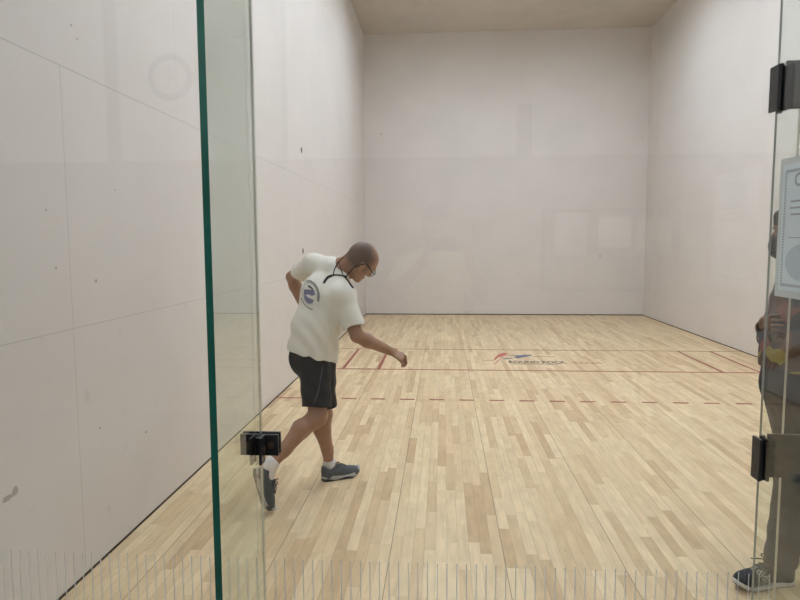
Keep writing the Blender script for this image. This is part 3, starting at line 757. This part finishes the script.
late = HD['eyes'] + HD['ears'] + hand_prims(wrR, hd_, nrm((-.3, .5, -.75)), 1, .5) + hand_prims(wrL, nrm((.6, .35, -.6)), nrm((-.2, -.9, -.2)), -1, .5)
player = build_body('person', HD['add'][:0] + prims + HD['add'], HD['carve'], late, MT['skin'], .004)
tag(player, 'bald man in white printed t-shirt and black shorts bending forward mid stride', 'person')

# shaved hair: a thin skin over the crown, the sides and the nape
P = HD['P']
hairF = Field(hc - .2, hc + .2, .0035)
for p, k in HD['add'][:1] + HD['add'][1:2]: hairF.add(p, k)
hairF.add(rc(c7, P(0, -.03, -.055), .062, .06), .03); hairF.add(HD['add'][2][0], .025)
hairF.F -= .0018
X, Y, Z = np.meshgrid(*hairF.ax, indexing='ij', sparse=True)
rr_, ff_, uu_ = HD['R']
lx = (X - hc[0]) * rr_[0] + (Y - hc[1]) * rr_[1] + (Z - hc[2]) * rr_[2]
ly = (X - hc[0]) * ff_[0] + (Y - hc[1]) * ff_[1] + (Z - hc[2]) * ff_[2]
lz = (X - hc[0]) * uu_[0] + (Y - hc[1]) * uu_[1] + (Z - hc[2]) * uu_[2]
dens = np.minimum((.045 - ly + .1 * lz) / .05, (lz + .075 + .9 * np.maximum(ly, 0)) / .04)
dens = np.minimum(dens, (np.sqrt(lx ** 2 + (1.0 * (ly - .03)) ** 2) + np.maximum(.085 - lz, 0) * .5 - .035) / .05)
hairF.F = np.maximum(hairF.F, (-dens * .05).astype(np.float32))
hair = fmesh('hair', hairF, MT['stubble'], player, 1); hair['label'] = 'closely shaved grey brown hair fading into the bald crown'
at = hair.data.attributes.new('hair_cover', 'FLOAT', 'POINT'); HV = np.array([v.co[:] for v in hair.data.vertices]) - hc
a_, b_, c_z = HV @ rr_, HV @ ff_, HV @ uu_
dn = np.minimum((.045 - b_ + .1 * c_z) / .05, (c_z + .075 + .9 * np.maximum(b_, 0)) / .04)
dn = np.minimum(dn, (np.sqrt(a_ ** 2 + (b_ - .03) ** 2) + np.maximum(.085 - c_z, 0) * .5 - .035) / .05)
at.data.foreach_set('value', np.clip(dn, 0, 1))
pbv = surf(player)

# glasses on a retainer cord
gl = bm_obj('glasses', tube([P(-.076, .012, .012), P(-.078, .055, .010), P(-.07, .098, .006)], .0032, 8), MT['cord'], player, True)
bm = tube([P(.088, -.032, -.01), P(.0905, -.012, .02), P(.089, .012, .022), P(.083, .055, .012), P(.07, .1, .006)], .0034, 8); bm_obj('temple', bm, MT['cord'], gl, True)
fr = bmesh.new()
for s in (-1, 1):
    pts = [P(s * (.036 + .03 * math.cos(a)), .116 - .02 * abs(math.cos(a)) ** 2 * .6 - (.004 if s * math.cos(a) > 0 else 0), -.004 + .019 * math.sin(a)) for a in np.linspace(0, 2 * math.pi, 15)]
    b2 = tube(pts, .0017, 6); t_ = bpy.data.meshes.new('x'); b2.to_mesh(t_); fr.from_mesh(t_); b2.free()
    bm = bmesh.new(); vs = [bm.verts.new(q.tolist()) for q in pts[:-1]]; bm.faces.new(vs); bm_obj('lens', bm, MT['lens'], gl)
b2 = tube([P(-.01, .122, .004), P(0, .126, .006), P(.01, .122, .004)], .002, 6); t_ = bpy.data.meshes.new('x'); b2.to_mesh(t_); fr.from_mesh(t_); b2.free()
bm_obj('frame', fr, MT['cord'], gl, True)

# t-shirt
tdn = nrm(pel - che)
hemp = U(314, 356, 2.10); hemn = nrm(A3(-.26, -.12, -1.0))
lowT = pel + tdn * .12
sl_R = shR + (elR - shR) * .78; sl_L = shL + (elL - shL) * .62
def shirt_prims(g, capped):
    t1 = er(lowT, wst, (.176 - g, .168 - g), (.160 - g, .145 - g), midu); t2 = er(wst, che, (.158 - g, .138 - g), (.168 - g, .132 - g), ub); t3 = er(che, c7 + nrm(c7 - che) * .0, (.165 - g, .128 - g), (.092 - g, .07 - g), ub)
    s1 = rc(c7, shL, .066 - g, .066 - g); s2 = rc(c7, shR, .066 - g, .066 - g)
    aR = rc(shR, elR, .07 - g, .068 - g); aL = rc(shL, elL, .068 - g, .066 - g)
    bR = rc(shR, che * .5 + wst * .5, .075 - g, .07 - g)
    if capped:
        t1 = cut(t1, hemp, hemn); aR = cut(aR, sl_R, elR - shR); aL = cut(aL, sl_L, elL - shL)
    return [t1, t2, t3, s1, s2, aR, aL, bR]
def rip(X, Y, Z):
    w_ = np.exp(-((Z - 1.02) / .12) ** 2)
    a = np.sin(46 * Z + 14 * X + 9 * np.sin(7 * X + 4 * Y)) * .0055 * w_
    b = np.sin(30 * X - 18 * Z + 21 * Y + 3 * np.sin(11 * Z)) * .0035
    c = np.sin(75 * X + 40 * Y + 8 * Z) * .004 * np.exp(-((Z - .9) / .12) ** 2)
    return a + b + c
nk0, nk1 = c7 + nrm(hc - c7) * .012, hc
shirt = cloth('tshirt', shirt_prims(0, True), shirt_prims(.009, False), .035, .0045, MT['tshirt'], player, rip,
              carve=[rc(nk0, nk1, .067, .085)])
shirt['label'] = 'white short sleeved t-shirt with a round blue print on the back'
sbv = surf(shirt)
VD = nrm((.12, 1, -.08))
def print_on(name, polys_px, m, lift=.0015, label=None):
    """printed shapes given as outlines in the photograph, wrapped on the cloth along one fixed direction"""
    bm = bmesh.new()
    for pl in polys_px:
        n = len(pl); cx = sum(p[0] for p in pl) / n; cy_ = sum(p[1] for p in pl) / n; rings = []
        for f in (1, .66, .33):
            r_ = []
            for px, py in pl:
                p0 = U(cx + (px - cx) * f, cy_ + (py - cy_) * f, 1.7); d0 = nrm(p0 - CP); q = drop(sbv, p0, d0, lift)
                r_.append(None if q is None else bm.verts.new(q.tolist()))
            rings.append(r_)
        q = drop(sbv, U(cx, cy_, 1.7), nrm(U(cx, cy_, 1.7) - CP), lift); c0 = None if q is None else bm.verts.new(q.tolist())
        for a, b in zip(rings, rings[1:]):
            for i in range(n):
                v4 = (a[i], a[(i + 1) % n], b[(i + 1) % n], b[i])
                if None not in v4: bm.faces.new(v4)
        for i in range(n):
            v3 = (rings[-1][i], rings[-1][(i + 1) % n], c0)
            if None not in v3: bm.faces.new(v3)
    o = bm_obj(name, bm, m, shirt)
    if label: o['label'] = label
    return o
lp = lambda L_: [(296 + x / 13.03, 274 + y / 13.04) for x, y in L_]
def dense(pl, n=4):
    out = []
    for i in range(len(pl)):
        a, b = pl[i], pl[(i + 1) % len(pl)]
        for t in range(n): out.append((a[0] + (b[0] - a[0]) * t / n, a[1] + (b[1] - a[1]) * t / n))
    return out
def arc_band(cx, cy_, rx, ry, a0, a1, w, n, tilt=0):
    o, i = [], []
    for a in np.linspace(a0, a1, n):
        a = math.radians(a); ct, st_ = math.cos(a), math.sin(a)
        for r, L_ in ((1, o), (1 - w, i)):
            x, y = rx * r * ct, ry * r * st_; L_.append((cx + x * math.cos(tilt) - y * math.sin(tilt), cy_ + x * math.sin(tilt) + y * math.cos(tilt)))
    return o, i
def band_quads(*a, **k):
    o, i = arc_band(*a, **k); return [lp([o[j], o[j + 1], i[j + 1], i[j]]) for j in range(len(o) - 1)]
print_on('print', [dense(lp([(105, 200), (235, 205), (250, 270), (210, 285), (150, 262), (128, 275), (100, 270)])), dense(lp([(100, 275), (130, 280), (160, 310), (232, 340), (222, 375), (190, 398), (150, 380), (112, 335)]))], MT['print_blue'], label='blue violet shape of the shirt print')
print_on('print', [dense(lp([(148, 142), (185, 152), (225, 190), (215, 208), (190, 190), (160, 172)]))] + band_quads(172, 268, 95, 145, 95, 350, .1, 26, tilt=-.12)[:0], MT['print_dark'], label='dark streak of the shirt print')
print_on('print', band_quads(168, 262, 92, 150, 60, 300, .16, 22, tilt=-.15) + band_quads(170, 265, 105, 160, -80, 30, .14, 14, tilt=-.15), MT['whitesole'], label='pale ring of the shirt print')
marks = []
for a in np.linspace(-118, 38, 17):             # worn row of small dark marks curving round the badge
    o, i = arc_band(178, 262, 128, 190, a - 4.2, a + 3.0, .22, 3, tilt=-.2); marks.append(lp(o + i[::-1]))
for a in np.linspace(112, 176, 9):
    o, i = arc_band(190, 265, 140, 215, a - 3.0, a + 2.4, .09, 3, tilt=-.35); marks.append(lp(o + i[::-1]))
o = print_on('print', marks, MT['print_dark'], label='curved rows of small dark marks round the shirt print')

# shorts
sh_h = un(323, 405, 1, 2.1)
def shorts_prims(g, capped):
    a = er(hpR + A3(0, 0, .0), hpR + (knR - hpR) * 1.0, (.105 - g, .1 - g), (.098 - g, .09 - g), hipu); b = er(hpL + A3(0, 0, .0), hpL + (knL - hpL) * 1.0, (.105 - g, .1 - g), (.095 - g, .088 - g), hipu)
    c = er(pel + A3(-.02, 0, .07), pel + A3(-.035, 0, -.05), (.12 - g, .115 - g), (.13 - g, .128 - g), hipu)
    if capped:
        a = cut(a, hpR + (knR - hpR) * .86, nrm(knR - hpR) + A3(-.12, 0, 0)); b = cut(b, hpL + (knL - hpL) * .86, knL - hpL); c = cut(c, pel + A3(0, 0, .08), (0, 0, 1))
    return [c, a, b]
def rip2(X, Y, Z): return np.sin(38 * X + 22 * Y + 6 * np.sin(9 * Z)) * .003 + np.sin(25 * Z - 30 * X) * .002
shorts = cloth('shorts', shorts_prims(0, True), shorts_prims(.009, False), .03, .0045, MT['shorts'], player, rip2)
shorts['label'] = 'black knee length shorts with thin grey piping'
shb = surf(shorts)
for pts in (((323, 366), (321, 376), (319, 388), (316, 398), (313.5, 403)), ((334.5, 368), (334, 380), (333, 392), (332, 401))):
    q = [drop(shb, U(px, py, 1.6), U(px, py, 1.6) - CP, .0002) for px, py in pts]; q = [v for v in q if v is not None]
    if len(q) > 2: bm_obj('piping', tube(q, .0028, 6), MT['piping'], shorts, True)

# socks and shoes
def sock(a, b, r0, r1, nm='sock'):
    f = Field(np.minimum(a, b) - .09, np.maximum(a, b) + .09, .004); f.add(rc(a, b, r0, r1)); return fmesh(nm, f, MT['sock'], player, 1)
def sockcut(A, K, fo, up_):
    d = nrm(K - A); f = Field(np.minimum(A, fo) - .1, np.maximum(A, fo) + .1, .004)
    f.add(cut(rc(A - d * .02, A + d * .16, .039, .042), A + d * up_, d), .01); f.add(rc(A, fo, .038, .032), .02); return fmesh('sock', f, MT['sock'], player, 1)
sockcut(anR, knR, heelR + tR * .12 + uR * .052, .022); sockcut(anL, knL, heelL + tL * .09 + A3(0, 0, .05), .03)
SM = [MT['shoe'], MT['midsole'], MT['outsole'], MT['lace']]
shoe(player, heelR, tR, uR, SM, label='raised right shoe, charcoal with grey sole'); shoe(player, heelL, tL, A3(0, 0, 1), SM, label='planted left shoe, charcoal with grey sole')

# cord from the glasses round the neck with two loose ends
def on_skin(pxs, lift, Y0=1.6, both=True):
    out = []
    for px, py in pxs:
        p0 = U(px, py, Y0); d = p0 - CP; c = [q for q in (drop(pbv, p0, d, lift), drop(sbv, p0, d, lift)) if q is not None]
        if c: out.append(min(c, key=lambda q: np.linalg.norm(q - CP)))
        elif out: out.append(U(px, py, out[-1][1]))
        else: out.append(U(px, py, hc[1] - .02))
    return out
cr = bmesh.new()
for pts, r in (([(359.5, 266), (356, 266), (352.5, 269), (349, 273), (346.5, 276)], .0036), ([(345.6, 256.3), (342, 258.5), (338.5, 262), (335, 268), (333, 275)], .0036), ([(338.8, 262), (340.5, 268), (343, 275)], .0028),
               ([(331, 275.6), (336, 274.8), (342, 275.5), (347, 276.5)], .0052), ([(332, 275.5), (328, 277), (325.5, 280), (323.8, 283)], .0078), ([(344, 276), (348, 281), (351, 285.5), (353, 288)], .0072)):
    q = on_skin(pts, r * .6)
    if len(q) > 2:
        b2 = tube(q, r, 8); t_ = bpy.data.meshes.new('x'); b2.to_mesh(t_); cr.from_mesh(t_); b2.free()
bm_obj('retainer_cord', cr, MT['cord'], gl, True)

# ---- the onlooker standing inside the court behind the open door
bx, by = .365, 1.31
def standing(bx, by, face, hgt, skin, hipw, arms, headz=None, headfwd=None, lean=0, hdx=0, h=.006, curl=.9, foot=True, girth=1.0, back=(.075, -.25), bend=(.03, -.09)):
    f = nrm((*face, 0)); r = np.cross(f, A3(0, 0, 1)); B = A3(bx, by, 0)
    def Q(x, y, z): return B + r * x + f * y + A3(0, 0, z)
    k = hgt / 1.75
    J = dict(pel=Q(0, 0, .95 * k), wst=Q(0, .005, 1.1 * k), che=Q(0, -lean * .7, 1.3 * k), c7=Q(0, -.02 - lean, 1.49 * k), hc=Q(0, .025 - lean + hdx, headz or 1.645 * k))
    ff = nrm(headfwd) if headfwd is not None else f
    H = head_prims(J['hc'], ff, A3(0, 0, 1) + (f - ff) * 0)
    pr = [(er(J['pel'], J['wst'], (.16 * girth, .115 * girth), (.145 * girth, .105 * girth), r), .05), (er(J['wst'], J['che'], (.145 * girth, .105 * girth), (.16, .115), r), .05), (er(J['che'], J['c7'], (.155, .11), (.07, .06), r), .05),
          (rc(J['c7'], H['P'](0, -.02, -.06), .06, .056), .03)]
    for s in (-1, 1):
        S = Q(s * .18, -.01 - lean, 1.42 * k); pr.append((rc(J['c7'], S, .052, .055), .04))
        E_, W_ = arms[s]; E_, W_ = Q(*E_), Q(*W_); J['S%d' % s], J['E%d' % s], J['W%d' % s] = S, E_, W_
        pr += limb_arm(S, E_, W_)
        J['H%d' % s], J['K%d' % s], J['A%d' % s] = Q(s * .09, 0, .9 * k), Q(s * .1, bend[0] if s < 0 else bend[1], .5 * k), Q(s * hipw, back[0] if s < 0 else back[1], .09)
        pr += limb_leg(J['H%d' % s], J['K%d' % s], J['A%d' % s], -f)
        pr += [(rc(J['A%d' % s], J['A%d' % s] + f * .05 - A3(0, 0, .04), .036, .03), .02)]
    return Q, J, H, pr, f, r
Q, J, H, pr, f, r = standing(bx, by, (-1, .04), 1.80, None, .11, {-1: ((-.25, -.02, 1.12), (-.06, .10, 1.15)), 1: ((.25, .0, 1.12), (.06, .12, 1.22))}, headz=1.655, girth=1.0, lean=.055, hdx=.045)
late = H['eyes'] + H['ears']
for s in (-1, 1):
    late += hand_prims(J['W%d' % s], nrm(-s * r + f * .15 + A3(0, 0, .1 * s)), -f, -s if s > 0 else 1, .35)
onl = build_body('person', pr + H['add'], H['carve'], late, MT['darkskin'], .005)
tag(onl, 'onlooker in dark jeans and a floral top standing behind the glass door', 'person')
hF = Field(J['hc'] - .22, J['hc'] + .2, .004)
for p, k in H['add'][:2]: hF.add(p, k)
hF.add(el(H['P'](0, -.07, -.03), (.07, .05, .09), H['R']), .03); hF.add(el(H['P'](0, .05, .075), (.06, .05, .03), H['R']), .03)
hF.F -= .008
X, Y, Z = np.meshgrid(*hF.ax, indexing='ij', sparse=True); R_ = H['R']; c_0 = J['hc']
ly = (X - c_0[0]) * R_[1][0] + (Y - c_0[1]) * R_[1][1]; lz = Z - c_0[2]
hF.F = np.maximum(hF.F, np.minimum(ly + .005, np.maximum(-lz + .03, ly - .2)).astype(np.float32)); fmesh('hair', hF, MT['darkhair'], onl, 1)
mF = Field(J['hc'] - .2, J['hc'] + .2, .004)
mF.many([el(H['P'](0, .062, -.07), (.062, .066, .06), H['R']), rc(H['P'](0, .1, -.04), H['P'](0, .09, -.09), .026, .03)], .02); fmesh('face_mask', mF, MT['mask'], onl, 1)
def top_prims(g, capped):
    low = J['pel'] - A3(0, 0, .05)
    L_ = [er(low, J['wst'], (.19 - g, .15 - g), (.172 - g, .14 - g), r), er(J['wst'], J['che'], (.172 - g, .14 - g), (.182 - g, .136 - g), r), er(J['che'], J['c7'], (.178 - g, .132 - g), (.09 - g, .075 - g), r)]
    if capped: L_[0] = cut(L_[0], J['pel'] + A3(0, 0, .03), (0, 0, -1))
    for s in (-1, 1):
        S, E_, W_ = J['S%d' % s], J['E%d' % s], J['W%d' % s]; L_.append(rc(J['c7'], S, .066 - g, .07 - g)); L_.append(rc(S, E_, .068 - g, .058 - g)); q = rc(E_, W_, .058 - g, .044 - g)
        L_.append(cut(q, E_ + (W_ - E_) * .72, W_ - E_) if capped else q)
    return L_
tp = cloth('top', top_prims(0, True), top_prims(.01, False), .03, .0055, MT['floral'], onl, lambda X, Y, Z: np.sin(40 * Z + 20 * X + 15 * Y) * .003, carve=[rc(J['c7'] + A3(0, 0, .02), J['hc'], .066, .08)])
tp['label'] = 'dark floral long sleeved top'
def jeans_prims(g, capped):
    L_ = [er(J['pel'] + A3(0, 0, .08), J['pel'] - A3(0, 0, .06), (.165 - g, .132 - g), (.168 - g, .14 - g), r)]
    if capped: L_[0] = cut(L_[0], J['pel'] + A3(0, 0, .08), (0, 0, 1))
    for s in (-1, 1):
        Hh, K, An = J['H%d' % s], J['K%d' % s], J['A%d' % s]; dn = nrm(An - K)
        L_.append(rc(Hh, K, .112 - g, .078 - g)); q = rc(K, An + dn * .1, .078 - g, .07 - g); L_.append(cut(q, An - A3(0, 0, .01), (0, 0, -1)) if capped else q)
    return L_
cloth('jeans', jeans_prims(0, True), jeans_prims(.01, False), .025, .0055, MT['jeans'], onl, lambda X, Y, Z: np.sin(55 * Z + 14 * X) * .003 * np.exp(-((Z - .2) / .15) ** 2) + np.sin(30 * X + 26 * Y) * .002)['label'] = 'dark blue grey jeans'
for s in (-1, 1):
    An = J['A%d' % s]; hl_ = A3(An[0], An[1], 0) - f * .062
    so, SP, sbv2 = shoe(onl, hl_, f + (r * -.3 if s < 0 else r * .1), A3(0, 0, 1), [MT['blackshoe'], MT['whitesole'], MT['outsole'], MT['lace']], h=.004, scale=1.1, lace=True, thick=.62)
    if s < 0: near_shoe = (so, SP, sbv2)
    if s > 0: far_shoe = (so, SP, sbv2)
# lettering on the shoe that faces the glass
best = min((near_shoe, far_shoe), key=lambda q: q[1](0, 0, 0)[1]); so, SP, sbv2 = best
me = text_mesh('adidas', .05, .0004, .0008, 1.08); bad = 0
dt = -f; dn_ = A3(0, 0, 1)
h0 = sbv2.ray_cast(Vector(SP(0, .165, .062).tolist()) - Vector((0, .3, 0)), Vector((0, 1, 0)), 2.0)
hp, hn = np.array(h0[0]), np.array(h0[1]); hn = hn if hn[1] < 0 else -hn
ax = A3(.62, 0, -.78); ax = nrm(ax - hn * (ax @ hn)); ay = np.cross(hn, ax); ay = ay if ay[2] > 0 else -ay
w2 = max(v.co.x for v in me.vertices) / 2
for v in me.vertices:
    q0 = hp + ax * (v.co.x - w2) * .8 + ay * (v.co.y - .014); q = drop(sbv2, q0 + hn * .08, -hn, .0012)
    if q is None or np.linalg.norm(q - q0) > .03: q = q0 + hn * .001; bad += 1
    v.co = q.tolist()
link('shoe_lettering', me, MT['whitesole'], so)
print('lettering missed', bad)

# ---- the photographer in the hall, seen only as a faint reflection
Q, J, H, pr, f, r = standing(-1.36, -2.19, (0, 1), 1.80, None, .11, {-1: ((-.3, .2, 1.25), (-.065, .27, 1.5)), 1: ((.31, .17, 1.27), (.20, .27, 1.5))}, headz=1.72, girth=1.05, back=(.0, .0), bend=(.01, .01))
late = H['eyes'] + H['ears']
for s in (-1, 1):
    late += hand_prims(J['W%d' % s], nrm(A3(0, 0, 1) + r * (-.25 * s)), nrm(-r * s + f * .2), s * -1, .7)
pho = build_body('person', pr + H['add'], H['carve'], late, MT['skin'], .007)
tag(pho, 'photographer in pale yellow top holding a phone, mirrored faintly in the glass', 'person')
tp = cloth('top', [cut(q, Q(0, 0, .9), (0, 0, -1)) for q in top_prims(0, True)[:3]] + [q for s in (-1, 1) for q in (rc(J['c7'], J['S%d' % s], .066, .07), cut(rc(J['S%d' % s], J['E%d' % s], .07, .066), J['S%d' % s] * .4 + J['E%d' % s] * .6, J['E%d' % s] - J['S%d' % s]))], top_prims(.011, False), .03, .007, MT['yellowshirt'], pho, carve=[rc(J['c7'] + A3(0, 0, .02), J['hc'], .066, .08)])
cloth('jeans', jeans_prims(0, True), jeans_prims(.012, False), .025, .007, MT['jeans'], pho)
hF = Field(J['hc'] - .2, J['hc'] + .2, .006)
for p_, k in H['add'][:2]: hF.add(p_, k)
hF.F -= .009
X, Y, Z = np.meshgrid(*hF.ax, indexing='ij', sparse=True); ly = Y - J['hc'][1] + 0 * X; lz = Z - J['hc'][2]
hF.F = np.maximum(hF.F, np.minimum(ly + .005, -lz + .04).astype(np.float32)); fmesh('hair', hF, MT['darkhair'], pho, 1)
for s in (-1, 1):
    An = J['A%d' % s]; shoe(pho, A3(An[0], An[1], 0) - f * .062, f + r * s * .1, A3(0, 0, 1), [MT['blackshoe'], MT['whitesole'], MT['outsole'], MT['lace']], h=.006, lace=False, thick=.62)
ph = boxo('phone', (-1.372, -1.866, 1.56), (-1.235, -1.858, 1.64), MT['phone'], bevel=.003); tag(ph, 'black phone held up by the photographer mirrored in the glass', 'phone')
#ENDPEOPLE#

# ------------------------------------------------------------------ world, view
w = bpy.data.worlds.new('world'); sc.world = w; w.use_nodes = True
w.node_tree.nodes['Background'].inputs[0].default_value = (.02, .02, .02, 1)
sc.view_settings.view_transform = 'Standard'; sc.view_settings.look = 'None'; sc.view_settings.gamma = 1; sc.view_settings.use_curve_mapping = False
sc.view_settings.exposure = -0.27
sc.cycles.use_denoising = True
sc.cycles.max_bounces = 10; sc.cycles.diffuse_bounces = 6; sc.cycles.transparent_max_bounces = 24; sc.cycles.caustics_reflective = False; sc.cycles.caustics_refractive = False
